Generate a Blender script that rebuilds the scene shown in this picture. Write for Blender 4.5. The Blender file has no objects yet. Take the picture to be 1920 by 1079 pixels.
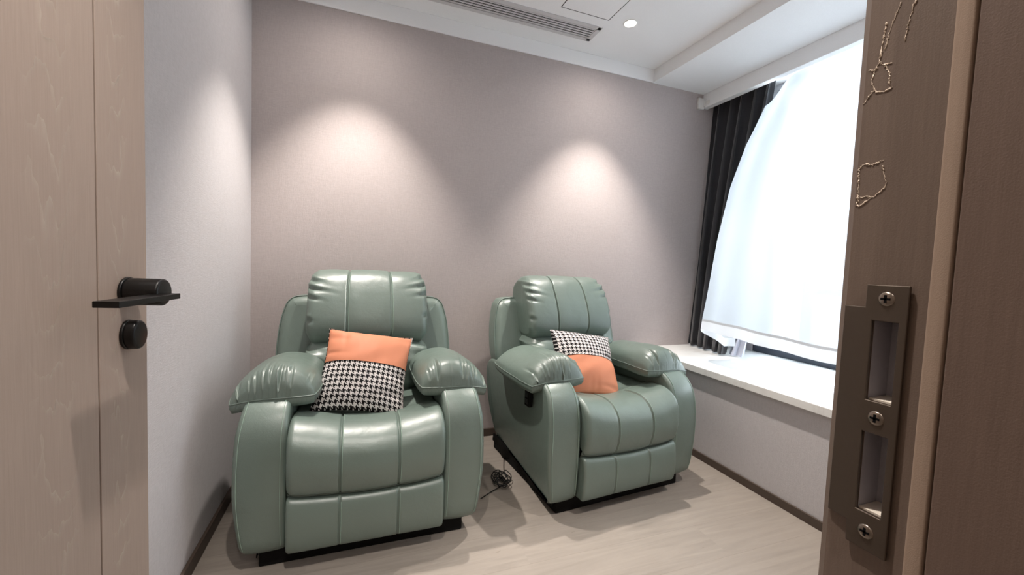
import bpy, math, random
import numpy as np
from mathutils import Matrix, Vector

random.seed(4); rng = np.random.default_rng(7)
scene = bpy.context.scene
col = scene.collection
S = 0.88                     # survey units -> metres (every vertex and location goes through S)

# ------------------------------------------------------------------ camera
F_PX, YAW, PITCH, ROLL, CAM_H = 771.6, 0.355045, 0.0555076, -0.0402722, 1.25
cy_, sy_, cp_, sp_ = math.cos(YAW), math.sin(YAW), math.cos(PITCH), math.sin(PITCH)
fw = Vector((sy_*cp_, cy_*cp_, -sp_)); rt = Vector((cy_, -sy_, 0)); dn = fw.cross(rt)
r2 = math.cos(ROLL)*rt + math.sin(ROLL)*dn; d2 = -math.sin(ROLL)*rt + math.cos(ROLL)*dn
cam_d = bpy.data.cameras.new('camera'); cam = bpy.data.objects.new('camera', cam_d); col.objects.link(cam)
cam_d.sensor_fit = 'HORIZONTAL'; cam_d.sensor_width = 36; cam_d.lens = F_PX/1920*36
cam_d.clip_start = 0.01; cam_d.clip_end = 200
M = Matrix(((r2.x, -d2.x, -fw.x, 0), (r2.y, -d2.y, -fw.y, 0), (r2.z, -d2.z, -fw.z, CAM_H*S), (0, 0, 0, 1)))
cam.matrix_world = M
scene.camera = cam

# ------------------------------------------------------------------ world, exposure, lamp settings
SKY_STRENGTH = 4.6
SPOT_W = 76.0
SPILL = 0.10                 # share of wide stray light from each lamp
SPOT_COL = (1.0, 0.925, 0.855)
w = bpy.data.worlds.new('overcast_sky'); scene.world = w; w.use_nodes = True
wb = w.node_tree.nodes['Background']; wb.inputs['Color'].default_value = (0.84, 0.92, 1.0, 1); wb.inputs['Strength'].default_value = SKY_STRENGTH
vs = scene.view_settings
vs.view_transform = 'Standard'; vs.look = 'None'; vs.gamma = 1; vs.use_curve_mapping = False
vs.exposure = 0.92

# ------------------------------------------------------------------ materials
def srgb(r, g, b):
    f = lambda c: (c/255/12.92) if c/255 <= .04045 else ((c/255+.055)/1.055)**2.4
    return (f(r), f(g), f(b), 1)
class Mat:
    def __init__(s, name, color, rough=.5, metal=0, spec=.5):
        s.m = bpy.data.materials.new(name); s.m.use_nodes = True
        s.t = s.m.node_tree; s.n = s.t.nodes; s.b = s.n['Principled BSDF']
        s.b.inputs['Base Color'].default_value = color; s.b.inputs['Roughness'].default_value = rough
        s.b.inputs['Metallic'].default_value = metal; s.b.inputs['Specular IOR Level'].default_value = spec
        s.color = color
    def node(s, t, **k):
        n = s.n.new(t)
        for a, v in k.items():
            if a.startswith('i_'):
                n.inputs[int(a[2:]) if a[2:].isdigit() else a[2:].replace('_', ' ')].default_value = v
            else: setattr(n, a, v)
        return n
    def link(s, a, b): s.t.links.new(a, b)
    def coords(s, scale=(1, 1, 1), kind='Object'):
        tc = s.node('ShaderNodeTexCoord'); mp = s.node('ShaderNodeMapping'); mp.inputs['Scale'].default_value = scale
        s.link(tc.outputs[kind], mp.inputs['Vector']); return mp.outputs['Vector']
    def noise(s, scale, detail=3, rough=.55, vec=None, dist=0):
        n = s.node('ShaderNodeTexNoise'); n.inputs['Scale'].default_value = scale; n.inputs['Detail'].default_value = detail
        n.inputs['Roughness'].default_value = rough; n.inputs['Distortion'].default_value = dist
        if vec is not None: s.link(vec, n.inputs['Vector'])
        return n.outputs['Fac']
    def math(s, op, a, b=None, c=None):
        n = s.node('ShaderNodeMath', operation=op)
        for i, v in enumerate((a, b, c)):
            if v is None: continue
            if isinstance(v, (int, float)): n.inputs[i].default_value = v
            else: s.link(v, n.inputs[i])
        return n.outputs[0]
    def ramp(s, fac, stops):
        r = s.node('ShaderNodeValToRGB'); e = r.color_ramp.elements
        while len(e) < len(stops): e.new(.5)
        for el, (p, c) in zip(e, stops): el.position = p; el.color = c
        s.link(fac, r.inputs['Fac']); return r.outputs['Color']
    def mix(s, fac, a, b, mode='MIX'):
        n = s.node('ShaderNodeMix', data_type='RGBA', blend_type=mode)
        for i, v in ((0, fac), (6, a), (7, b)):
            if isinstance(v, (int, float)): n.inputs[i].default_value = v
            elif isinstance(v, tuple): n.inputs[i].default_value = v
            else: s.link(v, n.inputs[i])
        return n.outputs[2]
    def bump(s, h, strength=.3, dist=.002, prev=None):
        n = s.node('ShaderNodeBump'); n.inputs['Strength'].default_value = strength; n.inputs['Distance'].default_value = dist
        s.link(h, n.inputs['Height'])
        if prev is not None: s.link(prev, n.inputs['Normal'])
        s.link(n.outputs['Normal'], s.b.inputs['Normal']); return n.outputs['Normal']
    def base(s, c): s.link(c, s.b.inputs['Base Color'])
    def rough(s, c): s.link(c, s.b.inputs['Roughness'])
def sc(c, k): return (c[0]*k, c[1]*k, c[2]*k, 1)

def m_fabric_wall(name, c):
    m = Mat(name, c, .85, spec=.2)
    a = m.noise(1, 4, .7, m.coords((40, 40, 380))); b = m.noise(1, 4, .7, m.coords((380, 380, 36)))
    h = m.math('ADD', a, b)
    m.base(m.mix(m.math('MULTIPLY', h, .5), sc(c, .70), sc(c, 1.3)))
    m.bump(h, .4, .0014); return m.m
def m_plain(name, c, rough=.5, metal=0, spec=.5, bump=0, bscale=300):
    m = Mat(name, c, rough, metal, spec)
    v = m.coords()
    n = m.noise(bscale, 2, .5, v)
    m.base(m.mix(n, sc(c, .95), sc(c, 1.05)))
    if bump: m.bump(n, bump, .001)
    return m.m
def m_leather():
    c = srgb(107, 122, 114)
    m = Mat('green_leather', c, .36, spec=.85)
    v = m.coords()
    big = m.noise(7, 3, .5, v); fine = m.noise(420, 2, .6, v)
    vor = m.node('ShaderNodeTexVoronoi', feature='DISTANCE_TO_EDGE'); vor.inputs['Scale'].default_value = 260; m.link(v, vor.inputs['Vector'])
    m.base(m.mix(big, sc(c, .93), sc(c, 1.07)))
    m.rough(m.math('MULTIPLY_ADD', m.noise(30, 3, .6, v), .16, .30))
    n1 = m.bump(m.noise(16, 3, .55, v, .4), .14, .010)
    m.bump(m.math('ADD', fine, m.math('MULTIPLY', vor.outputs['Distance'], 1.5)), .22, .0006, n1)
    return m.m
def m_houndstooth():
    m = Mat('houndstooth_cloth', (1, 1, 1, 1), .85, spec=.2)
    tc = m.node('ShaderNodeTexCoord'); sx = m.node('ShaderNodeSeparateXYZ'); m.link(tc.outputs['UV'], sx.inputs[0])
    K = 17*8
    i = m.math('FLOOR', m.math('MULTIPLY', sx.outputs[0], K)); j = m.math('FLOOR', m.math('MULTIPLY', sx.outputs[1], K))
    wx = m.math('LESS_THAN', m.math('FLOORED_MODULO', i, 8), 4); wy = m.math('LESS_THAN', m.math('FLOORED_MODULO', j, 8), 4)
    over = m.math('LESS_THAN', m.math('FLOORED_MODULO', m.math('ADD', i, j), 4), 2)
    fac = m.math('ADD', m.math('MULTIPLY', over, wx), m.math('MULTIPLY', m.math('SUBTRACT', 1, over), wy))
    m.base(m.mix(fac, srgb(232, 226, 224), srgb(24, 21, 24)))
    m.bump(m.noise(500, 2, .6, m.coords()), .3, .0008)
    return m.m
def m_floor():
    c = srgb(152, 143, 134)
    m = Mat('oak_floor', c, .42, spec=.4)
    tc = m.node('ShaderNodeTexCoord'); sx = m.node('ShaderNodeSeparateXYZ'); m.link(tc.outputs['Object'], sx.inputs[0])
    row = m.math('FLOOR', m.math('DIVIDE', sx.outputs[1], .19))
    colm = m.math('FLOOR', m.math('DIVIDE', m.math('ADD', sx.outputs[0], m.math('MULTIPLY', row, .77)), 1.5))
    wn = m.node('ShaderNodeTexWhiteNoise', noise_dimensions='2D'); cv = m.node('ShaderNodeCombineXYZ'); m.link(row, cv.inputs[0]); m.link(colm, cv.inputs[1]); m.link(cv.outputs[0], wn.inputs['Vector'])
    off = m.node('ShaderNodeCombineXYZ'); m.link(m.math('MULTIPLY', wn.outputs['Value'], 9), off.inputs[0]); m.link(m.math('MULTIPLY', wn.outputs['Value'], 5), off.inputs[1])
    va = m.node('ShaderNodeVectorMath', operation='ADD'); m.link(m.coords((2.2, 26, 1)), va.inputs[0]); m.link(off.outputs[0], va.inputs[1])
    g = m.noise(1.0, 6, .62, va.outputs[0], 1.2)
    cl = m.noise(2.3, 3, .5, m.coords())
    base = m.mix(g, sc(c, .48), sc(c, 1.42))
    base = m.mix(m.math('MULTIPLY', wn.outputs['Value'], .35), base, sc(c, .86))
    base = m.mix(m.math('MULTIPLY', cl, .3), base, srgb(166, 156, 146))
    knots = m.math('GREATER_THAN', m.noise(1, 5, .7, m.coords((9, 40, 1)), 1.5), .69)
    base = m.mix(m.math('MULTIPLY', knots, .42), base, srgb(105, 90, 78))
    fy = m.math('FRACT', m.math('DIVIDE', sx.outputs[1], .19)); joint = m.math('LESS_THAN', fy, .010)
    base = m.mix(m.math('MULTIPLY', joint, .22), base, srgb(95, 80, 70))
    m.base(base); m.rough(m.math('MULTIPLY_ADD', g, .2, .34))
    m.bump(g, .12, .0012); return m.m
def m_door_wood():
    c = srgb(168, 151, 139)
    m = Mat('pale_oak_veneer', c, .55, spec=.3)
    tc = m.node('ShaderNodeTexCoord'); sx = m.node('ShaderNodeSeparateXYZ'); m.link(tc.outputs['Object'], sx.inputs[0])
    fine = m.noise(1, 5, .7, m.coords((420, 420, 9)))
    speck = m.noise(700, 2, .6, m.coords())
    wob = m.noise(1, 3, .55, m.coords((22, 22, 5)))
    total = None; lines_all = None
    for x0, wd in ((.665, .075), (.815, .045)):
        dx = m.math('ABSOLUTE', m.math('SUBTRACT', sx.outputs[0], x0*S))
        ph = m.math('SUBTRACT', m.math('MULTIPLY', sx.outputs[2], 13.0), m.math('MULTIPLY', m.math('POWER', m.math('DIVIDE', dx, wd), 1.25), 1.3))
        ph = m.math('ADD', ph, m.math('MULTIPLY', wob, 4.2))
        saw = m.math('FRACT', ph)
        ln = m.math('POWER', saw, 7.0)
        fade = m.math('MAXIMUM', 0.0, m.math('SUBTRACT', 1.0, m.math('DIVIDE', dx, wd*.62)))
        ln = m.math('MULTIPLY', ln, fade)
        lines_all = ln if lines_all is None else m.math('ADD', lines_all, ln)
    patch = m.noise(1, 2, .5, m.coords((5, 5, 2.2)))
    lines_all = m.math('MULTIPLY', lines_all, m.math('MULTIPLY', patch, 1.3))
    base = m.mix(fine, sc(c, .76), sc(c, 1.22))
    base = m.mix(m.math('MULTIPLY', patch, .4), base, srgb(160, 140, 130))
    base = m.mix(m.math('MULTIPLY', lines_all, .85), base, srgb(192, 180, 166))
    base = m.mix(m.math('MULTIPLY', speck, .25), base, sc(c, .7))
    m.base(base); n1 = m.bump(fine, .12, .0006); m.bump(lines_all, .6, .002, n1); return m.m
def m_dark_wood(name, c):
    m = Mat(name, c, .5, spec=.35)
    f = m.noise(1, 5, .65, m.coords((380, 380, 14))); s2 = m.noise(900, 2, .6, m.coords())
    b = m.mix(f, sc(c, .78), sc(c, 1.2)); b = m.mix(m.math('MULTIPLY', s2, .35), b, sc(c, .62))
    m.base(b); m.bump(m.math('ADD', f, s2), .18, .0006); return m.m
def m_marble():
    c = srgb(236, 236, 234); m = Mat('white_marble', c, .30, spec=.5)
    v = m.noise(3.0, 6, .65, m.coords((1, 2.5, 1)), 1.5)
    m.base(m.ramp(v, [(0, c), (.52, c), (.60, srgb(229, 228, 226)), (.68, c)])); return m.m
def m_sheer(name, trans, tl, k=1.0):
    m = bpy.data.materials.new(name); m.use_nodes = True; t = m.node_tree; t.nodes.clear()
    o = t.nodes.new('ShaderNodeOutputMaterial'); a = t.nodes.new('ShaderNodeBsdfTranslucent'); d = t.nodes.new('ShaderNodeBsdfDiffuse'); tr = t.nodes.new('ShaderNodeBsdfTransparent')
    wv = t.nodes.new('ShaderNodeTexNoise'); tc = t.nodes.new('ShaderNodeTexCoord'); mp = t.nodes.new('ShaderNodeMapping'); mp.inputs['Scale'].default_value = (60, 60, 4)
    t.links.new(tc.outputs['Object'], mp.inputs[0]); t.links.new(mp.outputs[0], wv.inputs['Vector']); wv.inputs['Scale'].default_value = 1
    mr = t.nodes.new('ShaderNodeMapRange'); mr.inputs['To Min'].default_value = trans*.8; mr.inputs['To Max'].default_value = trans*1.15; t.links.new(wv.outputs['Fac'], mr.inputs['Value'])
    a.inputs[0].default_value = (.90*k, .92*k, .96*k, 1); d.inputs[0].default_value = (.88*k, .88*k, .9*k, 1); tr.inputs[0].default_value = (1, 1, 1, 1)
    m1 = t.nodes.new('ShaderNodeMixShader'); m1.inputs[0].default_value = tl; t.links.new(d.outputs[0], m1.inputs[1]); t.links.new(a.outputs[0], m1.inputs[2])
    m2 = t.nodes.new('ShaderNodeMixShader'); t.links.new(mr.outputs[0], m2.inputs[0]); t.links.new(m1.outputs[0], m2.inputs[1]); t.links.new(tr.outputs[0], m2.inputs[2])
    t.links.new(m2.outputs[0], o.inputs[0]); return m
def m_curtain(name, c):
    m = Mat(name, c, .8, spec=.25); m.b.inputs['Sheen Weight'].default_value = .25
    n = m.noise(1, 3, .6, m.coords((500, 500, 60))); m.base(m.mix(n, sc(c, .8), sc(c, 1.25))); m.bump(n, .2, .0006); return m.m
def m_glass():
    m = bpy.data.materials.new('window_glass'); m.use_nodes = True; t = m.node_tree; t.nodes.clear()
    o = t.nodes.new('ShaderNodeOutputMaterial'); g = t.nodes.new('ShaderNodeBsdfGlossy'); g.inputs['Roughness'].default_value = .02
    tr = t.nodes.new('ShaderNodeBsdfTransparent'); tr.inputs[0].default_value = (.96, .98, .98, 1)
    mx = t.nodes.new('ShaderNodeMixShader'); mx.inputs[0].default_value = .06
    t.links.new(tr.outputs[0], mx.inputs[1]); t.links.new(g.outputs[0], mx.inputs[2]); t.links.new(mx.outputs[0], o.inputs[0]); return m
def m_emit(name, c, st):
    m = bpy.data.materials.new(name); m.use_nodes = True; t = m.node_tree; t.nodes.clear()
    o = t.nodes.new('ShaderNodeOutputMaterial'); e = t.nodes.new('ShaderNodeEmission'); e.inputs[0].default_value = c; e.inputs[1].default_value = st
    t.links.new(e.outputs[0], o.inputs[0]); return m

MT = dict(
    wall=m_fabric_wall('grey_fabric_wallpaper', srgb(186, 176, 174)),
    wall_l=m_fabric_wall('pale_fabric_wallpaper', srgb(196, 192, 193)),
    ceil=m_plain('white_ceiling_paint', srgb(246, 246, 246), .8, spec=.2, bump=.05),
    floor=m_floor(), leather=m_leather(), hound=m_houndstooth(),
    thread=m_plain('green_thread', srgb(150, 172, 158), .6),
    orange=m_plain('orange_cloth', srgb(224, 146, 112), .6, spec=.3, bump=.15, bscale=500),
    black=m_plain('black_base_fabric', srgb(14, 14, 14), .8, spec=.2),
    blackmetal=m_plain('black_door_metal', srgb(12, 11, 11), .36, spec=.35),
    base=m_dark_wood('dark_skirting', srgb(84, 72, 64)),
    door=m_door_wood(), jamb=m_dark_wood('brown_door_frame', srgb(122, 106, 95)), jamb2=m_dark_wood('brown_door_stop', srgb(112, 94, 84)),
    gasket=m_plain('beige_rubber_gasket', srgb(160, 140, 124), .7, spec=.2, bump=.12, bscale=1500),
    bronze=m_plain('dark_bronze_metal', srgb(92, 82, 73), .42, metal=.6),
    steel=m_plain('screw_steel', srgb(150, 140, 130), .3, metal=1),
    boxp=m_plain('grey_latch_plastic', srgb(176, 172, 177), .45),
    boxw=m_plain('white_latch_plastic', srgb(232, 222, 208), .5),
    residue=m_plain('dried_tape_glue', srgb(226, 208, 188), .4),
    marble=m_marble(), sheer=m_sheer('sheer_white_voile', .05, .74, .46), hem=m_sheer('sheer_double_hem', .02, .25, .85), hemline=m_sheer('hem_stitch_band', 0, .15, .55),
    curtain=m_curtain('charcoal_blackout_cloth', srgb(46, 46, 50)), lining=m_plain('silver_lining', srgb(188, 192, 206), .45, spec=.4),
    frame=m_plain('white_window_frame', srgb(226, 228, 232), .4), darkframe=m_plain('grey_window_frame', srgb(74, 80, 92), .4),
    glass=m_glass(), grille=m_plain('grey_grille', srgb(208, 206, 206), .45), gap=m_plain('dark_void', srgb(16, 16, 18), .9, spec=.1),
    white=m_plain('white_plastic', srgb(232, 230, 226), .4), lampglow=m_emit('lamp_glow', (1, .95, .88, 1), 22),
    cable=m_plain('black_cable', srgb(16, 16, 16), .5), corridor=m_plain('corridor_paint', srgb(190, 178, 168), .8, spec=.2),
)

# ------------------------------------------------------------------ builders
def mk(name, V, Fs, mat, parent=None, smooth=True, sharp=None, uv=None):
    V = np.asarray(V, float)*S
    me = bpy.data.meshes.new(name); me.from_pydata(V.tolist(), [], [tuple(int(i) for i in f) for f in Fs])
    if uv is not None:
        l = me.uv_layers.new(name='UVMap')
        vi = np.zeros(len(me.loops), int); me.loops.foreach_get('vertex_index', vi)
        l.data.foreach_set('uv', np.asarray(uv, float)[vi].ravel())
    import bmesh
    b = bmesh.new(); b.from_mesh(me); bmesh.ops.recalc_face_normals(b, faces=b.faces); b.to_mesh(me); b.free()
    if smooth:
        me.shade_smooth()
        if sharp: me.set_sharp_from_angle(angle=math.radians(sharp))
    if mat is not None: me.materials.append(MT[mat])
    o = bpy.data.objects.new(name, me); col.objects.link(o)
    if parent is not None: o.parent = parent
    return o
def empty(name, loc=(0, 0, 0), rz=0, parent=None):
    o = bpy.data.objects.new(name, None); col.objects.link(o); o.empty_display_size = .1
    o.location = Vector(loc)*S; o.rotation_euler = (0, 0, rz)
    if parent is not None: o.parent = parent
    return o
def tag(o, label, cat, group=None):
    o['label'] = label; o['category'] = cat
    if group: o['group'] = group
    return o
def struct(o, label=None):
    o['kind'] = 'structure'
    if label: o['label'] = label
    return o
class G:
    """collects boxes / quads / prisms into one vertex + face list"""
    def __init__(s): s.V = []; s.F = []
    def add(s, V, Fs):
        k = len(s.V); s.V += [tuple(v) for v in V]; s.F += [tuple(i+k for i in f) for f in Fs]; return s
    def box(s, x0, x1, y0, y1, z0, z1):
        V = [(x, y, z) for x in (x0, x1) for y in (y0, y1) for z in (z0, z1)]
        return s.add(V, [(0, 1, 3, 2), (4, 6, 7, 5), (0, 4, 5, 1), (2, 3, 7, 6), (0, 2, 6, 4), (1, 5, 7, 3)])
    def quad(s, *p): return s.add(p, [(0, 1, 2, 3)])
    def out(s, name, mat, parent=None, smooth=False, sharp=None): return mk(name, s.V, s.F, mat, parent, smooth, sharp)
def bevbox(name, x0, x1, y0, y1, z0, z1, mat, parent=None, r=.004, seg=3):
    o = G().box(x0, x1, y0, y1, z0, z1).out(name, mat, parent)
    b = o.modifiers.new('bevel', 'BEVEL'); b.width = r*S; b.segments = seg; b.limit_method = 'ANGLE'
    o.data.shade_smooth(); wn = o.modifiers.new('wn', 'WEIGHTED_NORMAL'); wn.keep_sharp = True
    return o
def catmull(P, n, closed=True):
    P = np.asarray(P, float); N = len(P); out = []
    segs = N if closed else N-1
    for i in range(segs):
        if closed: a, b, c, d = P[(i-1) % N], P[i], P[(i+1) % N], P[(i+2) % N]
        else: a, b, c, d = P[max(i-1, 0)], P[i], P[i+1], P[min(i+2, N-1)]
        for t in np.arange(n)/n:
            out.append(.5*((2*b)+(c-a)*t+(2*a-5*b+4*c-d)*t*t+(3*b-a-3*c+d)*t**3))
    if not closed: out.append(P[-1])
    return np.array(out)
def resample(P, n, closed=False):
    P = np.asarray(P, float)
    if closed: P = np.vstack([P, P[:1]])
    d = np.r_[0, np.cumsum(np.linalg.norm(np.diff(P, axis=0), axis=1))]
    t = np.linspace(0, d[-1], n+1 if closed else n)
    if closed: t = t[:-1]
    return np.stack([np.interp(t, d, P[:, k]) for k in range(P.shape[1])], 1)
def tube(path, r, n=7, cap=True):
    P = np.asarray(path, float); N = len(P)
    T = np.gradient(P, axis=0); T /= np.linalg.norm(T, axis=1)[:, None]+1e-12
    up = np.array([0.31, .17, .93]); V = []; Fs = []
    rr = np.broadcast_to(r, (N,))
    for i in range(N):
        a = np.cross(T[i], up); 
        if np.linalg.norm(a) < 1e-3: a = np.cross(T[i], [1, 0, 0])
        a /= np.linalg.norm(a); b = np.cross(T[i], a)
        for k in range(n):
            th = 2*math.pi*k/n; V.append(P[i]+rr[i]*(math.cos(th)*a+math.sin(th)*b))
    for i in range(N-1):
        for k in range(n): Fs.append((i*n+k, i*n+(k+1) % n, (i+1)*n+(k+1) % n, (i+1)*n+k))
    if cap: Fs += [tuple(range(n)), tuple(range((N-1)*n, N*n))]
    return V, Fs
def grid_faces(nu, nv, wrap_v=False):
    Fs = []
    for i in range(nu-1):
        for j in range(nv if wrap_v else nv-1):
            Fs.append((i*nv+j, i*nv+(j+1) % nv, (i+1)*nv+(j+1) % nv, (i+1)*nv+j))
    return Fs
def lathe_pts(prof, n=32, axis='z'):
    """prof: list of (r, h)"""
    V = []; Fs = []; k = len(prof)
    for i in range(n):
        a = 2*math.pi*i/n
        for r, h in prof: V.append((r*math.cos(a), r*math.sin(a), h))
    for i in range(n):
        for j in range(k-1): Fs.append((i*k+j, ((i+1) % n)*k+j, ((i+1) % n)*k+j+1, i*k+j+1))
    V = np.array(V)
    if axis == 'y': V = V[:, [0, 2, 1]]
    if axis == 'x': V = V[:, [2, 0, 1]]
    return V, Fs
def superprism(prof, xs, insets, disp=None):
    """prof: closed (n,2) outline in (a,b); rings at xs with inset along the outline normals. disp(x, a, b, na, nb) -> (dx, da, db)"""
    P = np.asarray(prof); n = len(P)
    area = .5*np.sum(P[:, 0]*np.roll(P[:, 1], -1)-np.roll(P[:, 0], -1)*P[:, 1])
    if area < 0: P = P[::-1]
    T = np.roll(P, -1, 0)-np.roll(P, 1, 0); T /= np.linalg.norm(T, axis=1)[:, None]+1e-12
    N = np.stack([T[:, 1], -T[:, 0]], 1)
    V = []
    for x, ins in zip(xs, insets):
        Q = P-N*ins
        X = np.full(n, x); D = np.zeros((n, 3))
        if disp is not None: D = disp(X, Q[:, 0], Q[:, 1], N[:, 0], N[:, 1])
        V.append(np.stack([X, Q[:, 0], Q[:, 1]], 1)+D)
    m = len(xs); V = np.vstack(V)
    Fs = grid_faces(m, n, True)+[tuple(range(n)), tuple(range((m-1)*n, m*n))]
    return V, Fs
def round_rings(x0, x1, r, nr=7, mids=()):
    xs = []; ins = []
    for i in range(nr+1):
        a = math.pi/2*i/nr; xs.append(x0+r*(1-math.sin(a))*1 if False else x0+r*(1-math.cos(a))); ins.append(r*(1-math.sin(a)))
    ml = sorted(set([m for m in mids if x0+r < m < x1-r]))
    xs += ml; ins += [0]*len(ml)
    for i in range(nr+1):
        a = math.pi/2*(1-i/nr); xs.append(x1-r*(1-math.cos(a))); ins.append(r*(1-math.sin(a)))
    return xs, ins
def seam_mids(x0, x1, seams, step=.02, fine=.0025, wid=.014):
    m = list(np.arange(x0, x1, step))
    for s_ in seams: m += list(np.arange(s_-wid, s_+wid+1e-6, fine))
    return m
def snoise(n=7, f0=3., seed=0):
    r = np.random.default_rng(seed); K = r.normal(size=(n, 3))*f0*(1+np.arange(n)[:, None]*.5); ph = r.uniform(0, 6.28, n); am = 1/(1+np.arange(n)*.5)
    return lambda x, y, z: sum(am[i]*np.sin(K[i, 0]*x+K[i, 1]*y+K[i, 2]*z+ph[i]) for i in range(n))/am.sum()

# ------------------------------------------------------------------ room numbers (survey units)
XL, XR, YB, YF = -.602, 2.16, 2.80, .22
ZC, ZS = 2.844, 2.745          # main ceiling, lowered soffit
XBULK, XBOX0, XBOX1, ZBOX = 2.166, 2.690, 2.744, 2.63
ZSILL = .618; XWIN = 3.08; YBAY = .55

# ------------------------------------------------------------------ shell
struct(G().box(XL-.15, XR+.02, -1.6, YB+.15, -.06, 0).out('floor', 'floor'), 'pale oak floor of the room')
struct(G().box(XL-.15, XWIN+.35, YB, YB+.15, 0, ZC+.1).out('wall_back', 'wall'), 'grey mauve woven wallpaper wall behind the recliners')
struct(G().box(XL-.15, XL, YF-.3, YB, 0, ZC+.1).out('wall_left', 'wall_l'), 'pale grey wallpaper wall beside the open door')
g = G().box(XR, XR+.14, YBAY, YB, 0, ZSILL-.045)                 # under the sill
g.box(XR, XWIN+.35, YF-.15, YBAY, 0, ZS)                         # pier nearer than the bay
g.box(XR+.14, XWIN+.35, YBAY, YB, 0, .3)
struct(g.out('wall_right', 'wall_l'), 'low pale grey wall under the window sill')
g = G()
g.box(XL-.15, -.585, -.0, YF, 0, ZC+.1); g.box(.402, XR+.2, 0, YF, 0, ZC+.1); g.box(-.585, .402, 0, YF, 2.36, ZC+.1)
struct(g.out('wall_front', 'wall_l'), 'wall with the doorway')
# corridor the photograph is taken from
g = G(); g.box(XL-.15, XL, -1.6, 0, 0, 2.8); g.box(1.6, 1.75, -1.6, 0, 0, 2.8); g.box(XL-.15, 1.75, -1.75, -1.6, 0, 2.8)
struct(g.out('wall_corridor', 'corridor'), 'plain corridor walls outside the doorway')
# ceiling with opening for the vent
VX0, VX1, VY0, VY1 = .20, 1.477, 2.464, 2.635
g = G()
g.box(XL-.15, VX0, YF-.2, YB, ZC, ZC+.1); g.box(VX1, XWIN+.35, YF-.2, YB, ZC, ZC+.1)
g.box(VX0, VX1, YF-.2, VY0, ZC, ZC+.1); g.box(VX0, VX1, VY1, YB, ZC, ZC+.1)
ceil = struct(g.out('ceiling', 'ceil'), 'white ceiling with a lowered strip by the window')
G().box(XBULK, XWIN+.35, YF, YB, ZS, ZC).out('bulkhead', 'ceil', ceil)
bevbox('curtain_box', XBOX0, XBOX1, YF, YB, ZBOX, ZS, 'ceil', ceil, .003)
G().box(XL-.15, 1.75, -1.75, YF-.2, 2.7, 2.85).out('corridor_ceiling', 'ceil', ceil)
struct(bevbox('trim_1', XL, XBULK, YB-.012, YB, ZS, ZC, 'ceil', None, .003), 'white cornice band above the back wall')
# skirting
struct(bevbox('baseboard_left', XL, XL+.013, YF, YB, 0, .06, 'base', None, .002), 'dark brown skirting along the left wall')
struct(bevbox('baseboard_right', XR-.012, XR, YBAY-.3, YB, 0, .047, 'base', None, .002), 'dark brown skirting under the sill wall')
struct(bevbox('baseboard_back', XL+.013, XR-.012, YB-.013, YB, 0, .055, 'base', None, .002), 'dark brown skirting along the back wall')

# ------------------------------------------------------------------ window
win = struct(empty('window_1', (XWIN, 1.7, ZSILL)), 'bright bay window behind the white voile')
def wb_(name, x0, x1, y0, y1, z0, z1, mat, r=.003, parent=win):
    return bevbox(name, x0-XWIN, x1-XWIN, y0-1.7, y1-1.7, z0-ZSILL, z1-ZSILL, mat, parent, r)
wb_('window_sill', XR-.028, XWIN+.02, YBAY, YB, ZSILL-.045, ZSILL, 'marble', .004)
wb_('wall_pier', XWIN-.03, XWIN+.2, 2.47, YB, ZSILL, ZS, 'wall_l')
WY = [(2.40, 2.47), (2.02, 2.10), (1.10, 1.17), (.55, .61)]
for a, b in WY: wb_('mullion', XWIN-.02, XWIN+.05, a, b, ZSILL+.05, ZS-.05, 'frame')
wb_('bottom_rail', XWIN-.02, XWIN+.05, YBAY, 2.47, ZSILL, ZSILL+.05, 'darkframe'); wb_('top_rail', XWIN-.02, XWIN+.05, YBAY, 2.47, ZS-.05, ZS, 'frame')
wb_('transom', XWIN-.015, XWIN+.04, .61, 2.02, 1.12, 1.17, 'frame')
for a, b in ((2.10, 2.40), (1.17, 2.02), (.61, 1.10)):
    wb_('pane', XWIN+.012, XWIN+.018, a, b, ZSILL+.05, ZS-.05, 'glass', .001)
wb_('casement_stile', XWIN-.035, XWIN-.02, 2.34, 2.40, ZSILL+.05, ZS-.05, 'darkframe')

# ------------------------------------------------------------------ curtains
trk = bevbox('curtain_track', XBOX1+.04, XBOX1+.075, YBAY+.02, YB-.01, ZS-.03, ZS, 'frame', None, .002)
tag(trk, 'white curtain track hidden behind the ceiling box', 'curtain track')
# dark blackout curtain: pleats, gathered against the back wall
cu = tag(empty('blackout_curtain', (2.78, 2.5, ZSILL)), 'charcoal blackout curtain gathered in the corner of the back wall', 'curtain')
def curtain_grid(y0t, y1t, y0b, y1b, xt, xb0, xb1, z0, z1, npl, amp, nu=260, nv=40, seed=1, dx=0):
    r = np.random.default_rng(seed); ph = r.uniform(0, 6.28, 6); V = []
    for j in range(nv):
        v = j/(nv-1); z = z1+(z0-z1)*v
        for i in range(nu):
            u = i/(nu-1)
            y = (y0t+(y1t-y0t)*u)*(1-v)+(y0b+(y1b-y0b)*u)*v
            x = xt*(1-v)+(xb0+(xb1-xb0)*u)*v
            uu = u+.012*math.sin(5*u*6.28+ph[0]+v*1.4)+.010*math.sin(2.3*u*6.28+ph[1])
            a = amp*(.75+.35*v)*(1-.3*math.sin(3*u*6.28+ph[2]))
            s_ = math.sin(npl*6.283*uu+.5*math.sin(v*3+ph[3]))
            x += a*np.sign(s_)*abs(s_)**.75+dx; y += .35*a*math.sin(2*npl*6.283*uu+ph[4])
            V.append((x-2.78, y-2.5, z-ZSILL))
    return V, grid_faces(nv, nu)
V, Fs = curtain_grid(2.788, 2.235, 2.785, 2.345, 2.815, 2.70, 2.63, ZSILL+.012, ZS-.03, 5, .036)
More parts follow.
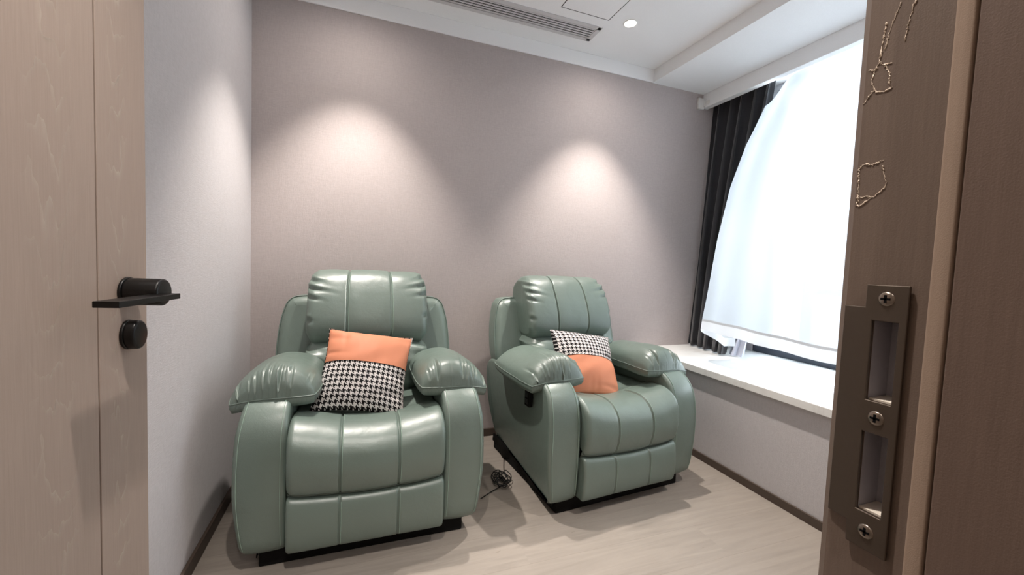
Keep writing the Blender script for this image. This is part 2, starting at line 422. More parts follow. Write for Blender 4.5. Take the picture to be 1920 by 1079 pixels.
o = mk('curtain_cloth', V, Fs, 'curtain', cu); sm = o.modifiers.new('t', 'SOLIDIFY'); sm.thickness = .002
V, Fs = curtain_grid(2.40, 2.30, 2.36, 2.25, 2.86, 2.655, 2.68, ZSILL+.010, ZSILL+.40, 2, .016, 60, 20, 3, .02)
mk('silver_lining', V, Fs, 'lining', cu)
# billowing voile
sh = tag(empty('sheer_curtain', (2.83, 2.22, ZSILL)), 'white sheer voile curtain billowing into the room from the window', 'curtain')
zt = [.80, .85, .92, 1.07, 1.48, 1.86, 2.17, 2.354, 2.52, 2.63, 2.72]
xt = [2.240, 2.243, 2.25, 2.278, 2.339, 2.427, 2.549, 2.66, 2.759, 2.80, 2.815]
nz_ = snoise(6, 2.2, 5)
def sheer_x(z, y):
    x = np.interp(z, zt, xt); k = (2.83-x)
    d = 2.22-y
    bul = 1.0-.16*np.clip((d-.5)/1.1, 0, 1)
    x = 2.83-k*bul
    amp = .010+.018*np.clip((z-1.6)/1.0, 0, 1)
    x += amp*np.sin(d*21+1.2*np.sin(d*3)+z*.9)*np.clip(d/.12, 0, 1)+.012*nz_(y*1.3, z*1.2, 0)*np.clip(d/.3, 0, 1)
    return x
def zbot(d): return .853-.045*np.clip(d/.8, 0, 1)
def sheer_rows(f0, f1, nv=60, nu=190):
    """f: 0 at the track, 1 at the bottom edge"""
    V = []
    ss = np.r_[np.linspace(-.40, 0, 34), np.linspace(0, 1.55, nu-33)[1:]]
    for j in range(nv):
        f = f0+(f1-f0)*j/(nv-1)
        for s_ in ss:
            if s_ >= 0:
                y = 2.22-s_; zt_ = 2.710-.23*math.exp(-s_/.11); z = zt_+(zbot(s_)-zt_)*f; x = sheer_x(z, y)
            else:
                t = -s_; zb = .853-.14*min(t/.30, 1)**1.0; z = 2.48+(zb-2.48)*f
                x0 = sheer_x(np.array(max(z, .853)), 2.22); w_ = min(1, max(0, (2.83-x0)/.3))
                x = x0+t*w_*.92; y = 2.22+.035*math.sin(min(t/.08, 1)*math.pi/2)+.012*math.sin(t*24)
                x = min(x, 2.84+.0*t)
            V.append((float(x)-2.83, y-2.22, z-ZSILL))
    return V, grid_faces(nv, len(ss))
V, Fs = sheer_rows(0, .957); mk('voile_cloth', V, Fs, 'sheer', sh)
V, Fs = sheer_rows(.957, .9655, 3); mk('hem_stitching', V, Fs, 'hemline', sh)
V, Fs = sheer_rows(.9655, 1.0, 6); mk('hem', V, Fs, 'hem', sh)['label'] = 'greyer double-stitched hem band'

# ------------------------------------------------------------------ ceiling fittings
vent = tag(empty('ceiling_vent', (VX1, VY1, ZC)), 'long grey slotted air conditioning grille in the white ceiling', 'vent')
def vb(name, x0, x1, y0, y1, z0, z1, mat, r=.002): return bevbox(name, x0-VX1, x1-VX1, y0-VY1, y1-VY1, z0-ZC, z1-ZC, mat, vent, r, 2)
vb('backing', VX0, VX1, VY0, VY1, ZC+.016, ZC+.026, 'gap')
g = G()
for a in ((VX0, VX1, VY0-.004, VY0+.026), (VX0, VX1, VY1-.026, VY1+.004), (VX0-.004, VX0+.026, VY0, VY1), (VX1-.026, VX1+.004, VY0, VY1)):
    g.box(a[0]-VX1, a[1]-VX1, a[2]-VY1, a[3]-VY1, -.006, .004)
g.out('frame', 'grille', vent)
sl = None
for k in range(5):
    yc = VY0+.026+(k+.5)*(VY1-VY0-.052)/5
    V = [(x, yc+dy-VY1, dz) for x in (VX0+.024-VX1, -.024) for dy, dz in ((-.006, -.004), (.006, -.004), (.006, 0), (-.006, 0))]
    o = mk('slat', V, [(0, 1, 2, 3), (4, 5, 6, 7), (0, 1, 5, 4), (1, 2, 6, 5), (2, 3, 7, 6), (3, 0, 4, 7)], 'grille', vent, False)
HX0, HX1, HY0, HY1 = 1.128, 1.472, 2.034, 2.378
hatch = tag(empty('access_hatch', (HX1, HY1, ZC)), 'square white access hatch panel with a dark gap beside the grille', 'hatch')
bevbox('hatch_panel', HX0-HX1+.005, -.005, HY0-HY1+.005, -.005, -.0016, .0, 'ceil', hatch, .0005)
g = G(); t_ = .0052
for a in ((HX0, HX1, HY1-t_, HY1), (HX0, HX1, HY0, HY0+t_), (HX0, HX0+t_, HY0, HY1), (HX1-t_, HX1, HY0, HY1)):
    g.box(a[0]-HX1, a[1]-HX1, a[2]-HY1, a[3]-HY1, -.0012, 0)
g.out('gap_line', 'gap', hatch)
def downlight(x, y, z, label, power=SPOT_W, ang=76, blend=.7):
    e = tag(empty('downlight', (x, y, z)), label, 'ceiling light', 'recessed ceiling downlights')
    V, Fs = lathe_pts([(.046, .0), (.045, -.004), (.040, -.005), (.036, -.002), (.034, .0)], 40); mk('trim_ring', V, Fs, 'white', e)
    V, Fs = lathe_pts([(.0, -.0012), (.035, -.0012), (.035, -.0004), (0, -.0004)], 40); mk('lamp_disc', V, Fs, 'lampglow', e)
    ld = bpy.data.lights.new('lamp_beam', 'SPOT'); ld.energy = power; ld.color = SPOT_COL; ld.spot_size = math.radians(ang); ld.spot_blend = blend; ld.shadow_soft_size = .022
    lo = bpy.data.objects.new('lamp_beam', ld); col.objects.link(lo); lo.parent = e; lo.location = (0, 0, -.012)
    l2 = bpy.data.lights.new('lamp_spill', 'SPOT'); l2.energy = power*SPILL; l2.color = SPOT_COL; l2.spot_size = math.radians(168); l2.spot_blend = 1; l2.shadow_soft_size = .03
    lo = bpy.data.objects.new('lamp_spill', l2); col.objects.link(lo); lo.parent = e; lo.location = (0, 0, -.012)
    return e
downlight(1.616, 2.348, ZC, 'round glowing downlight in the ceiling beside the grille')
downlight(-.045, 2.348, ZC, 'round ceiling downlight above the recliner by the left wall')
downlight(-.03, .60, ZC, 'round ceiling downlight just inside the door', SPOT_W*.6)
downlight(1.616, .60, ZC, 'round ceiling downlight in front of the window side recliner', SPOT_W*.7)
downlight(.1, -.75, 2.7, 'added unseen fill lamp on the corridor ceiling', power=20, ang=150, blend=.6)  # unseen lamp, added behind the camera to brighten door face and jamb
# sensor box in the corner under the ceiling box
sn = tag(empty('sensor_box', (2.655, YB, 2.66)), 'small white sensor box high on the wall beside the curtain', 'sensor')
bevbox('plate', -.030, .030, -.022, 0, -.045, .045, 'white', sn, .004)
V, Fs = lathe_pts([(.0, -.075), (.018, -.075), (.024, -.066), (.022, -.030), (.014, -.020), (.014, 0)], 20, 'y'); V = V+np.array([.050, 0, .005]); mk('sensor_head', V, Fs, 'white', sn, True, 40)
V, Fs = lathe_pts([(0, -.0765), (.006, -.0765), (.006, -.074)], 12, 'y'); V = V+np.array([.050, 0, .005]); mk('lens', V, Fs, 'gap', sn)
bevbox('bracket', .02, .06, -.03, -.012, -.02, .02, 'white', sn, .004)

# ------------------------------------------------------------------ recliner
HW = .31                                   # half width of the seat
SE = (-.115, .115)                         # seams
def groove(x, seams, depth, wd): 
    return sum(depth*np.exp(-((x-s_)/wd)**2) for s_ in seams)
def puff(x, edges, h):
    out = np.zeros_like(x)
    for a, b in zip(edges[:-1], edges[1:]):
        t = np.clip((x-a)/(b-a), 0, 1); out = np.where((x >= a) & (x <= b), h*(4*t*(1-t))**.6, out)
    return out
nzA, nzB, nzC = snoise(8, 9, 11), snoise(8, 14, 12), snoise(7, 22, 13)
def smile(x, k): return -k*(1-(np.clip(np.abs(x)/HW, 0, 1))**2)
def lathe_stitch(name, pts, parent, r=.0016, mat='thread'):
    V, Fs = tube(pts, r, 5); return mk(name, V, Fs, mat, parent)
def make_recliner():
    R_ = empty('recliner')
    # plinth / mechanism under the chair
    bevbox('base', -.415, .415, .045, .86, 0, .085, 'black', R_, .008)
    # ---- footrest
    prof = catmull([(.0, .077), (-.022, .080), (-.036, .105), (-.043, .18), (-.038, .262), (-.022, .297), (.02, .303), (.055, .29), (.06, .18), (.055, .085)], 9)
    xs, ins = round_rings(-HW, HW, .014, 6, seam_mids(-HW, HW, SE))
    def dF(X, a, b, na, nb):
        f = np.clip(-na, 0, 1)
        d = puff(X, (-HW, SE[0], SE[1], HW), .003)-groove(X, SE, .007, .0040)+.0025*nzA(X, a, b)
        return np.stack([0*X, na*d*f, nb*d*f*.3+smile(X, .020)*np.clip((b-.1)/.18, 0, 1)], 1)
    V, Fs = superprism(prof, xs, ins, dF); ft = mk('footrest', V, Fs, 'leather', R_)
    for s_ in SE:
        lathe_stitch('stitching', [(s_+.0065, -.0405-.004*math.sin((z-.08)/.22*math.pi), z) for z in np.linspace(.095, .27, 14)], ft, .0011)
    # ---- seat
    prof = catmull([(.02, .312), (-.012, .314), (-.034, .335), (-.050, .40), (-.050, .46), (-.034, .525), (.005, .566), (.060, .589), (.13, .590), (.19, .583), (.27, .574), (.42, .562), (.60, .552), (.64, .52), (.60, .42), (.3, .36)], 10)
    xs, ins = round_rings(-HW, HW, .024, 8, seam_mids(-HW, HW, SE))
    CS = .215
    def dS(X, a, b, na, nb):
        top = np.clip(nb, 0, 1)+np.clip(-na, 0, 1)
        top = np.clip(top, 0, 1)
        d = puff(X, (-HW, SE[0], SE[1], HW), .004)-groove(X, SE, .008, .0040)+.004*nzA(X, a, b)
        d = d-.010*np.exp(-((a-CS)/.006)**2)*(b > .5)
        d = d-.010*np.exp(-((a-CS-.05)/.05)**2)*(b > .5)*(a > CS)
        return np.stack([0*X, na*d*top, nb*d*top+smile(X, .044)*np.clip((b-.30)/.22, .45, 1)], 1)
    V, Fs = superprism(prof, xs, ins, dS); st = mk('seat_cushion', V, Fs, 'leather', R_)
    pp = catmull([(-.034, .335), (-.050, .40), (-.050, .46), (-.034, .525), (.005, .566), (.060, .589), (.13, .590), (.19, .583)], 8, False)
    for s_ in SE:
        for o_ in (.0075,):
            x = s_+o_; pts = [(x, a-.0035*(1 if b < .56 else .3), b+smile(np.array(x), .044)*np.clip((b-.30)/.22, .45, 1)+.0035*(b > .54)) for a, b in pp]
            lathe_stitch('stitching', pts, st, .0011)
    # ---- arms
    for sd in (-1, 1):
        prof = catmull([(.075, .072), (.032, .078), (.011, .108), (.004, .19), (.0, .30), (.0, .42), (.012, .52), (.045, .600), (.105, .648), (.19, .664), (.40, .655), (.70, .640), (.85, .60), (.89, .40), (.885, .14), (.865, .088), (.81, .073), (.4, .072)], 9)
        xs, ins = round_rings(.312, .492, .017, 6, np.arange(.33, .48, .02))
        def dA(X, a, b, na, nb):
            t = (X-.312)/.18
            dx = (-.020*np.clip((.32-b)/.26, 0, 1)**1.3+.008*np.sin(np.clip(b/.6, 0, 1)*3.14))*t-.012*np.clip((b-.55)/.1, 0, 1)*t-.08*t*np.clip(a/.35, 0, 1)*np.clip((.60-b)/.5, 0, 1)
            d = .006*np.sin(np.clip(t, 0, 1)*3.14)+.002*nzA(X*sd, a, b)
            return np.stack([dx, na*d, nb*d], 1)
        V, Fs = superprism(prof, xs, ins, dA); V = V*np.array([sd, 1, 1]); ar = mk('arm', V, Fs, 'leather', R_)
        fp = catmull([(.014, .100), (.005, .16), (.0, .30), (.0, .42), (.012, .52), (.045, .600), (.105, .648), (.19, .664)], 9, False)
        for t in (.115, .90):
            pts = []
            for a, b in fp:
                X = np.array([.312+t*.18]); D = dA(X, np.array([a]), np.array([b]), np.array([-1.]), np.array([0.]))[0]
                k = np.clip((b-.5)/.15, 0, 1)
                pts.append(((X[0]+D[0])*sd, a-.0045*(1-k)-.001, b+.0045*k))
            lathe_stitch('stitching', pts, ar, .0013)
        # ---- puffy arm pad
        nu, nv = 72, 96; us = np.linspace(-1, 1, nu); vs_ = np.linspace(-1, 1, nv)
        hw, hl, cx, cyy = .174, .262, .380, .372
        nzw = np.random.default_rng(20+sd); cf = nzw.uniform(-.92, .95, 17); cw = nzw.uniform(.012, .030, 17); cl = nzw.uniform(.10, .36, 17); ca = nzw.uniform(.45, 1.1, 17); cs = nzw.uniform(-.35, .35, 17)
        U, Vv = np.meshgrid(us, vs_, indexing='ij')
        Uq = U*np.sqrt(1-.22*Vv**2*np.abs(Vv)); Vq = Vv*np.sqrt(1-.14*U**2)
        dome = ((1-np.abs(U)**2.2)*(1-np.abs(Vv)**7.0)).clip(0)**.5*(1-.22*np.clip(U, 0, 1)**1.5)
        seamz = .672-.022*np.clip(U, 0, 1)**2-.012*(Vv < -.3)*(-Vv-.3)+.004*np.clip(Vv, 0, 1)
        wr = np.zeros_like(U)
        for c_, w__, l_, a_, s_ in zip(cf, cw, cl, ca, cs):
            dd = (Vv+1)/l_
            wr -= a_*np.exp(-((U-c_-s_*(Vv+1)*.35)/w__)**2)*np.exp(-dd**2)*np.clip(dd*5, 0, 1)
            wr += .55*a_*np.exp(-((U-c_-s_*(Vv+1)*.35-1.7*w__)/w__)**2)*np.exp(-dd**2)*np.clip(dd*5, 0, 1)
        X = cx+hw*Uq; Y = cyy+hl*Vq
        ztop = seamz+(.108-.024*Vv)*dome*(1-.10*np.clip(U, 0, 1))+.034*wr*np.clip(dome*2.2, 0, 1)+.004*nzA(X*sd, Y, 0*X)
        zbo = seamz-.036-.012*dome**.55+.004*nzB(X*sd, Y, 0*X)*dome
        Yt = Y+.012*wr*np.clip(1-(Vv+1)/.5, 0, 1)
        top = np.stack([X*sd, Yt, ztop], -1).reshape(-1, 3); bot = np.stack([(cx+(X-cx)*.965)*sd, cyy+(Y-cyy)*.975, zbo], -1).reshape(-1, 3)
        nF = grid_faces(nu, nv); k = len(top)
        loop = [(i, 0) for i in range(nu)]+[(nu-1, j) for j in range(1, nv)]+[(i, nv-1) for i in range(nu-2, -1, -1)]+[(0, j) for j in range(nv-2, 0, -1)]
        ids = [i*nv+j for i, j in loop]; mid = []
        for i, j in loop:
            p_, q_ = top[i*nv+j], bot[i*nv+j]; m3 = (p_+q_)/2; oc = m3-np.array([cx*sd, cyy, m3[2]]); m3 = m3+oc/np.linalg.norm(oc)*.007+np.array([0, 0, .003*math.sin(i*1.7+j*1.1)]); mid.append(m3)
        L = len(ids); wl = [(ids[a], ids[(a+1) % L], 2*k+(a+1) % L, 2*k+a) for a in range(L)]+[(2*k+a, 2*k+(a+1) % L, k+ids[(a+1) % L], k+ids[a]) for a in range(L)]
        pd = mk('arm_pad', np.vstack([top, bot, np.array(mid)]), nF+[tuple(i+k for i in f[::-1]) for f in nF]+wl, 'leather', R_)
        b_ = [(i, 0) for i in range(nu-1, -1, -1)]
        ed = [(0, j) for j in range(nv-1, 0, -1)]+[(i, 0) for i in range(nu)]+[(nu-1, j) for j in range(1, nv)]
        pts = [(X[i, j]*sd*1.0+sd*.001*np.sign(U[i, j]), Y[i, j]-.001*(j == 0), seamz[i, j]) for i, j in ed]
        V, Fs = tube(resample(pts, 120), .0030, 6); mk('piping', V, Fs, 'leather', pd)
    # ---- back shell with wings
    half = [(.0, .14), (.34, .14), (.38, .20), (.425, .46), (.476, .66), (.470, .84), (.448, .955), (.425, 1.000), (.385, 1.022), (.25, 1.03), (.0, 1.035)]
    prof = catmull(half+[(-a, b) for a, b in half[::-1][1:-1]], 7)
    xs, ins = round_rings(0, .155, .045, 8, np.arange(.05, .11, .03))
    def dB(X, a, b, na, nb):
        dep = (b-.6)*.26
        return np.stack([dep-.018*np.clip((.21-X)/.21, 0, 1)*np.cos(np.clip(a/.48, -1, 1)*1.57)*0+.004*nzA(a, X, b), 0*a, 0*a], 1)
    V, Fs = superprism(prof, xs, ins, dB)                       # columns: depth, x, z
    V = np.stack([V[:, 1], V[:, 0]+.70, V[:, 2]], 1); sh_ = mk('back_shell', V, Fs, 'leather', R_)
    for sd in (-1, 1):
        pts = []
        for a, b in catmull([(.445, .56), (.476, .66), (.470, .84), (.448, .955), (.425, 1.000), (.385, 1.022), (.30, 1.028)], 8, False):
            pts.append((sd*(a-.001), .70+.026+(b-.6)*.26, b+.0005))
        lathe_stitch('piping', pts, sh_, .0032, 'leather')
    # ---- lumbar cushion
    prof = catmull([(.58, .53), (.545, .56), (.524, .63), (.530, .705), (.566, .768), (.63, .790), (.76, .785), (.76, .66), (.72, .54)], 10)
    xs, ins = round_rings(-.315, .315, .05, 9, seam_mids(-.315, .315, SE, .015))
    nl = np.random.default_rng(5)
    def dL(X, a, b, na, nb):
        e = np.exp(-((.315-np.abs(X))/.07)**2)
        d = puff(X, (-.315, SE[0], SE[1], .315), .010)-groove(X, SE, .010, .0045)+.005*nzA(X, a, b)+e*.014*np.sin(b*95+X*20)*(b > .6)
        f = np.clip(-na+np.clip(nb, 0, 1), 0, 1)
        return np.stack([0*X, na*d*f, nb*d*f], 1)
    V, Fs = superprism(prof, xs, ins, dL); mk('lumbar_cushion', V, Fs, 'leather', R_)
    # ---- head cushion
    prof = catmull([(.655, .776), (.604, .792), (.572, .845), (.578, .92), (.612, 1.010), (.655, 1.085), (.705, 1.143), (.775, 1.172), (.845, 1.155), (.885, 1.09), (.88, .98), (.82, .84), (.74, .775)], 10)
    xs, ins = round_rings(-.316, .316, .040, 10, seam_mids(-.316, .316, SE, .012))
    gl = [(1.138, .008), (1.098, .008), (1.050, .009), (.93, .012)]
    def dH(X, a, b, na, nb):
        edge = .316-np.abs(X)
        d = puff(X, (-.316, SE[0], SE[1], .316), .005)-groove(X, SE, .009, .0042)+.004*nzA(X, a, b)
        sgn = np.sign(X)
        for i, (zc, wd) in enumerate(gl):
            l = (.050, .080, .055, .025)[i]
            zz = zc-.22*edge*(1 if i < 3 else .3)+(.012*sgn)
            amp = .017
            d = d-amp*np.exp(-((b-zz)/wd)**2)*np.exp(-(edge/l)**2)*np.clip(edge/.012, .25, 1)
            d = d+.45*amp*np.exp(-((b-zz-1.6*wd)/wd)**2)*np.exp(-(edge/l)**2)
        f = np.clip(-na*1.2+np.clip(nb, 0, 1), 0, 1)
        narrow = -.030*np.clip((.86-b)/.10, 0, 1)*X/.325-.020*np.clip((b-1.10)/.07, 0, 1)*X/.325
        low = .012*(1-(np.abs(X)/.325)**2)*np.clip((.86-b)/.08, 0, 1)
        crown = .010*(1-(np.abs(X)/.325)**2)*np.clip((b-1.05)/.1, 0, 1)
        return np.stack([narrow, na*d*f, nb*d*f+low+crown], 1)
    V, Fs = superprism(prof, xs, ins, dH); hd = mk('head_cushion', V, Fs, 'leather', R_)
    hp = catmull([(.604, .802), (.572, .845), (.578, .92), (.612, 1.010), (.655, 1.085), (.705, 1.143), (.775, 1.172)], 8, False)
    for s_ in SE:
        x = s_+.0075
        Tn = np.gradient(hp, axis=0); Tn /= np.linalg.norm(Tn, axis=1)[:, None]; Nn = np.stack([-Tn[:, 1], Tn[:, 0]], 1)
        pts = []
        for (a, b), (na, nb) in zip(hp, Nn):
            X1 = np.array([x]); D = dH(X1, np.array([a]), np.array([b]), np.array([na]), np.array([nb]))[0]
            pts.append((x+D[0], a+D[1]+na*.001, b+D[2]+nb*.001))
        lathe_stitch('stitching', pts, hd, .0013)
    # ---- control recess on the outer side of one arm
    cp = bevbox('control_panel', -.502, -.478, .215, .270, .500, .590, 'black', R_, .006)
    bevbox('button', -.505, -.501, .228, .258, .515, .540, 'blackmetal', cp, .002); bevbox('button', -.505, -.501, .228, .258, .550, .575, 'blackmetal', cp, .002)
    # lining cloth hanging below the sides
    for sd in (-1, 1):
        n = 26; ys = np.linspace(.06, .86, n); rr = np.random.default_rng(3+sd)
        lo = .035+.018*np.sin(ys*17+sd)+rr.uniform(-.006, .006, n)
        V = [(sd*.418, y, .10) for y in ys]+[(sd*(.420+.006*math.sin(y*30)), y, z) for y, z in zip(ys, lo)]
        V += [(v[0]-sd*.004, v[1], v[2]) for v in V]
        q = [(i, i+1, n+i+1, n+i) for i in range(n-1)]; q += [tuple(i+2*n for i in f[::-1]) for f in q]
        q += [(n+i, n+i+1, 3*n+i+1, 3*n+i) for i in range(n-1)]
        mk('lining_cloth', V, q, 'black', R_)
    return R_
def copy_tree(o, parent=None):
    c = o.copy(); col.objects.link(c)
    if parent is not None: c.parent = parent
    for ch in list(o.children): copy_tree(ch, c)
    return c
rec1 = make_recliner()
kids = list(rec1.children)
C1 = (.055, 1.77, 0); C2 = (1.365, 1.785, 0); A2 = math.radians(5)
rec2 = copy_tree(rec1)
rec1.location = Vector(C1)*S; rec2.location = Vector(C2)*S; rec2.rotation_euler = (0, 0, A2)
tag(rec1, 'sage green leather recliner beside the left wall', 'recliner', 'green leather recliners')
tag(rec2, 'sage green leather recliner beside the window sill', 'recliner', 'green leather recliners')

# ------------------------------------------------------------------ scatter cushions
def make_pillow(label, loc, lean, roll, rz, split, top_mat, bot_mat, seed, a=.205, h=.085):
    e = tag(empty('scatter_cushion', loc), label, 'cushion', 'two-tone scatter cushions')
    n = 61; u = np.linspace(-1, 1, n); nzp = snoise(7, 4, seed); rr = np.random.default_rng(seed)
    R3 = Matrix.Rotation(rz, 3, 'Z') @ Matrix.Rotation(-lean, 3, 'X') @ Matrix.Rotation(roll, 3, 'Y')
    R3 = np.array(R3)
    vsplit = split
    wr = [(rr.uniform(-.9, .9), rr.choice([-1, 1]), rr.uniform(.05, .12), rr.uniform(.3, .6)) for _ in range(7)]
    def surf(U, V, side):
        x = a*U*(1-.075*(1-V**2)); z = a*V*(1-.075*(1-U**2))
        d = ((1-np.abs(U)**2.0)*(1-np.abs(V)**2.0)).clip(0)**.42
        t = h*d*(1+.10*nzp(U*.7, V*.7, side))
        for c_, s_, w_, l_ in wr:
            t = t-.010*np.exp(-((V-c_)/w_)**2)*np.exp(-((s_*U-1)/l_)**2)*d**.5
            t = t-.008*np.exp(-((U-c_)/w_)**2)*np.exp(-((s_*V-1)/l_)**2)*d**.5
        y = -side*t
        # sag over the belly
        y = y+.018*(U**2)*(1 if side > 0 else .4)
        P = np.stack([x, y, z], -1).reshape(-1, 3)
        return P @ R3.T
    def panel(name, v0, v1, side, mat, m):
        vv = np.linspace(v0, v1, m); U, V = np.meshgrid(u, vv, indexing='ij')
        return mk(name, surf(U, V, side), grid_faces(n, m), mat, e, True, None, np.stack([(U+1)/2, (V+1)/2], -1).reshape(-1, 2))
    panel('upper_panel', vsplit, 1, 1, top_mat, 30); panel('lower_panel', -1, vsplit, 1, bot_mat, 40)
    panel('back_panel', -1, 1, -1, 'hound', 50)
    V1 = surf(u[None, :]*np.ones((1, n)), np.full((1, n), vsplit), 1)
    V, Fs = tube(V1, .0014, 5); mk('seam', V, Fs, 'black' if True else '', e)
    return e
make_pillow('square cushion, orange above and houndstooth below, on the left wall recliner', (C1[0]-.022, 2.085, .706), math.radians(34), math.radians(9), 0, .10, 'orange', 'hound', 31)
make_pillow('square cushion, houndstooth above and orange below, on the window side recliner', (C2[0]-.107, 2.085, .686), math.radians(36), math.radians(10), math.radians(6), .10, 'hound', 'orange', 33)

# ------------------------------------------------------------------ door leaf
P0 = (-.545, .21); DA = math.atan2(1.103-.21, -.431+.545); DL = .90; DT = .045; DH = 2.33
door = struct(empty('door_1', (P0[0], P0[1], 0), DA), 'open pale oak door with a black lever handle')
bevbox('door_core', 0, DL, .004, DT-.004, .008, DH, 'gap', door, .001)
bevbox('main_panel', 0, .7595, 0, .006, .008, DH, 'door', door, .0012)
bevbox('lock_panel', .7630, DL, 0, .006, .008, DH, 'door', door, .0012)
bevbox('back_panel', 0, DL, DT-.006, DT, .008, DH, 'door', door, .0012)
bevbox('edge_strip', DL-.004, DL+.001, .0005, DT-.0005, .008, DH, 'door', door, .0008)
hd = empty('lever_handle', (.838, 0, 1.165), 0, door)
def extr_y(outline, y0, y1, r):
    xs, ins = round_rings(y0, y1, r, 4); V, Fs = superprism(np.array(outline), xs, ins); return np.stack([V[:, 1], V[:, 0], V[:, 2]], 1), Fs
circ = lambda r, n=40, e=1: [(r*math.cos(2*math.pi*i/n), e*r*math.sin(2*math.pi*i/n)) for i in range(n)]
V, Fs = extr_y(circ(.0295), -.006, 0, .002); mk('rosette', V, Fs, 'blackmetal', hd, True, 40)
V, Fs = extr_y(circ(.0275), -.066, -.004, .005); mk('barrel', V, Fs, 'blackmetal', hd, True, 40)
bevbox('lever', -.170, .012, -.088, -.050, -.0135, -.0025, 'blackmetal', hd, .0012)
kn = empty('lock_turn', (.838, 0, 1.078), 0, door)
V, Fs = extr_y(circ(.0255, 40, 1.18), -.006, 0, .002); mk('rosette', V, Fs, 'blackmetal', kn, True, 40)
V, Fs = extr_y(circ(.024, 40, 1.22), -.024, -.004, .005); mk('turn_knob', V, Fs, 'blackmetal', kn, True, 40)

# ------------------------------------------------------------------ door frame (lining with rebate), strike plate
XJ = .36
jb = struct(empty('trim_2', (XJ, .0, 0)), 'dark brown wooden door frame with strike plate')
holes = [(.176, .192, 1.160, 1.2195), (.176, .192, 1.076, 1.136)]
yb = [.140, .176, .192, .212]; zb = [0, 1.076, 1.136, 1.160, 1.2195, 2.36]
g = G()
for i in range(3):
    for j in range(5):
        if i == 1 and j in (1, 3): continue
        g.quad((0, yb[i], zb[j]), (0, yb[i+1], zb[j]), (0, yb[i+1], zb[j+1]), (0, yb[i], zb[j+1]))
g.quad((0, .212, 0), (.005, .2185, 0), (.005, .2185, 2.36), (0, .212, 2.36)); g.quad((.005, .2185, 0), (.042, .2185, 0), (.042, .2185, 2.36), (.005, .2185, 2.36))
g.out('jamb', 'jamb', jb)
bevbox('door_stop', -.0125, .042, -.03, .146, 0, 2.36, 'jamb2', jb, .0012)
bevbox('gasket', -.0105, .0, .1478, .1582, 0, 2.36, 'gasket', jb, .0018)
bevbox('head_jamb', -.945, .042, -.03, .2185, 2.33, 2.37, 'jamb', jb, .002)
bevbox('hinge_jamb', -.945, -.91, -.03, .2, 0, 2.36, 'jamb', jb, .002)
sp = empty('strike_plate', (0, 0, 0), 0, jb)
ys = [.171, .176, .192, .197, .2115]; zs = [1.048, 1.064, 1.076, 1.136, 1.160, 1.2195, 1.229, 1.246]
import bmesh
b = bmesh.new(); vm = {}
def vv(i, j):
    if (i, j) not in vm: vm[(i, j)] = b.verts.new((-.0022*S, ys[i]*S, zs[j]*S))
    return vm[(i, j)]
for i in range(4):
    for j in range(7):
        if i == 3 and j in (0, 6): continue
        if i == 3 and not (1 <= j <= 5): continue
        if i == 1 and j in (2, 4): continue
        b.faces.new([vv(i, j), vv(i+1, j), vv(i+1, j+1), vv(i, j+1)])
bmesh.ops.recalc_face_normals(b, faces=b.faces)
for v in b.verts:
    if v.co.y > .205*S: v.co.x += .0012*S
me = bpy.data.meshes.new('plate'); b.to_mesh(me); b.free(); me.materials.append(MT['bronze'])
pl = bpy.data.objects.new('plate', me); col.objects.link(pl); pl.parent = sp
m_ = pl.modifiers.new('s', 'SOLIDIFY'); m_.thickness = .0024*S; m_.offset = 0; m_ = pl.modifiers.new('b', 'BEVEL'); m_.width = .0006; m_.segments = 2; m_.limit_method = 'ANGLE'
pl.data.shade_smooth(); wn_ = pl.modifiers.new('wn', 'WEIGHTED_NORMAL')
for (y0, y1, z0, z1) in holes:
    g = G(); d = .022
    g.quad((d, y0, z0), (d, y1, z0), (d, y1, z1), (d, y0, z1)); g.quad((0, y0, z0), (d, y0, z0), (d, y0, z1), (0, y0, z1)); g.quad((0, y1, z0), (d, y1, z0), (d, y1, z1), (0, y1, z1))
    g.quad((0, y0, z1), (d, y0, z1), (d, y1, z1), (0, y1, z1))
    bxo = g.out('latch_box', 'boxp', sp)
    G().box(.0005, d, y0+.0004, y1-.0004, z0-.002, z0+.0012).out('box_floor', 'boxw', sp)
for zc in (1.236, 1.148, 1.062):
    V, Fs = lathe_pts([(0, -.0046), (.0022, -.0046), (.0044, -.0042), (.0052, -.0034), (.0054, -.0028)], 24, 'x'); V = V+np.array([0, .1842, zc]); s_o = mk('screw', V, Fs, 'steel', sp)
    g = G(); g.box(-.0049, -.0044, .1842-.0030, .1842+.0030, zc-.0008, zc+.0008); g.box(-.0049, -.0044, .1842-.0008, .1842+.0008, zc-.0030, zc+.0030); g.out('cross_slot', 'gap', sp)
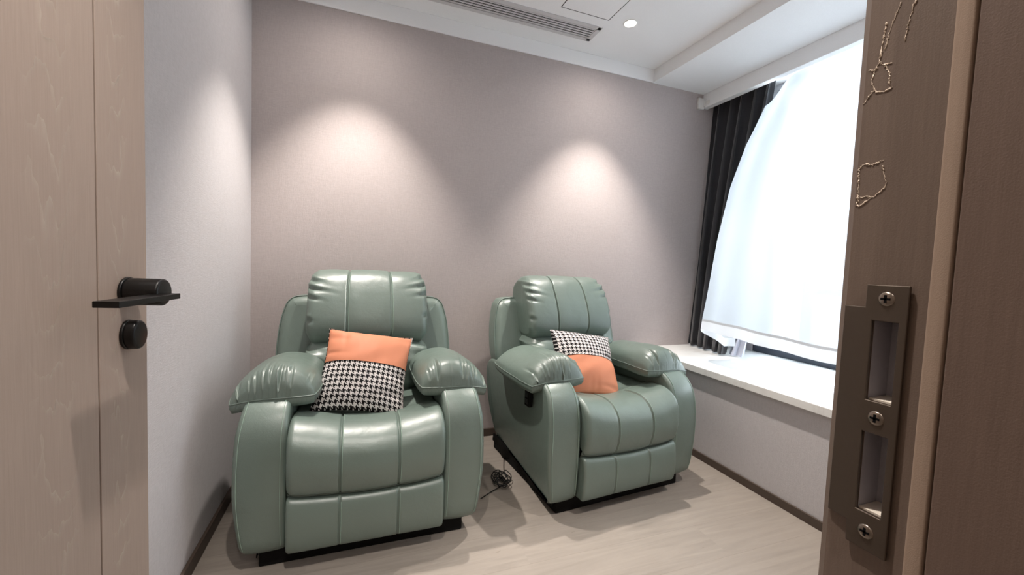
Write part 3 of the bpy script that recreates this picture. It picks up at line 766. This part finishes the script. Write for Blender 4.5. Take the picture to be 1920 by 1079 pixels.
# glue traces left by tape on the frame
def residue(label, paths, seed):
    rr = np.random.default_rng(seed); V = []; Fs = []
    c = np.mean(np.array(paths[0]), 0)
    for p in paths:
        q = resample(catmull(np.array(p), 6, False), 46)
        q = q+rr.normal(0, .00035, q.shape); wv = .00012+.0006*np.abs(np.convolve(rr.normal(size=len(q)), np.ones(5)/5, 'same'))
        P3 = np.stack([np.full(len(q), -.0003), q[:, 0]-c[0], q[:, 1]-c[1]], 1)
        a, f = tube(P3, wv, 6); k = len(V); V += list(a); Fs += [tuple(i+k for i in t) for t in f]
    V = np.array(V); V[:, 0] *= .7
    o = mk('tape_residue', V, Fs, 'residue'); o.location = Vector((XJ, c[0], c[1]))*S
    tag(o, label, 'glue mark', 'tape marks on the door frame'); return o
residue('cut-off tape residue at the very top of the brown door frame', [[(.2005, 1.419), (.199, 1.430), (.1955, 1.442), (.193, 1.449)], [(.189, 1.420), (.187, 1.435), (.184, 1.447), (.181, 1.452)]], 1)
residue('star-shaped tape residue in the middle of the brown door frame', [[(.210, 1.4085), (.206, 1.407), (.2035, 1.411), (.2005, 1.4085), (.195, 1.4075)], [(.2015, 1.439), (.2025, 1.424), (.2035, 1.412)],
    [(.2000, 1.4085), (.1965, 1.400), (.1958, 1.392)], [(.2060, 1.407), (.2075, 1.398), (.2040, 1.391), (.1995, 1.3885), (.1935, 1.390)], [(.2115, 1.384), (.2080, 1.389), (.2050, 1.392)]], 2)
residue('square tape residue outline, lowest on the brown door frame', [[(.2115, 1.334), (.208, 1.337), (.202, 1.336), (.1955, 1.338)], [(.1955, 1.334), (.194, 1.326), (.1925, 1.318), (.198, 1.313), (.204, 1.309), (.2095, 1.3055), (.211, 1.309)], [(.211, 1.334), (.2105, 1.322), (.2098, 1.309)], [(.2085, 1.312), (.204, 1.3125), (.2, 1.311)]], 3)

# ------------------------------------------------------------------ cable heap between the chairs
rr = np.random.default_rng(9); pts = []
c0 = np.array([.76, 2.13]); 
for i in range(60):
    a = i*.75; r_ = .03+.02*math.sin(i*.9); pts.append((c0[0]+r_*math.cos(a)*(.9+.3*rr.random())+.0006*i, c0[1]+r_*1.6*math.sin(a)+.001*i, .010+.035*abs(math.sin(i*.5))*rr.random()))
pts = [(.62, 2.02, .008), (.68, 2.06, .008)]+pts+[(.84, 2.28, .008), (.90, 2.45, .008)]
q = catmull(np.array(pts), 6, False); V, Fs = tube(q-np.array([c0[0], c0[1], 0]), .0026, 6)
o = mk('power_cable', V, Fs, 'cable'); o.location = Vector((c0[0], c0[1], 0))*S
tag(o, 'tangled black power cable on the floor between the two recliners', 'cable')
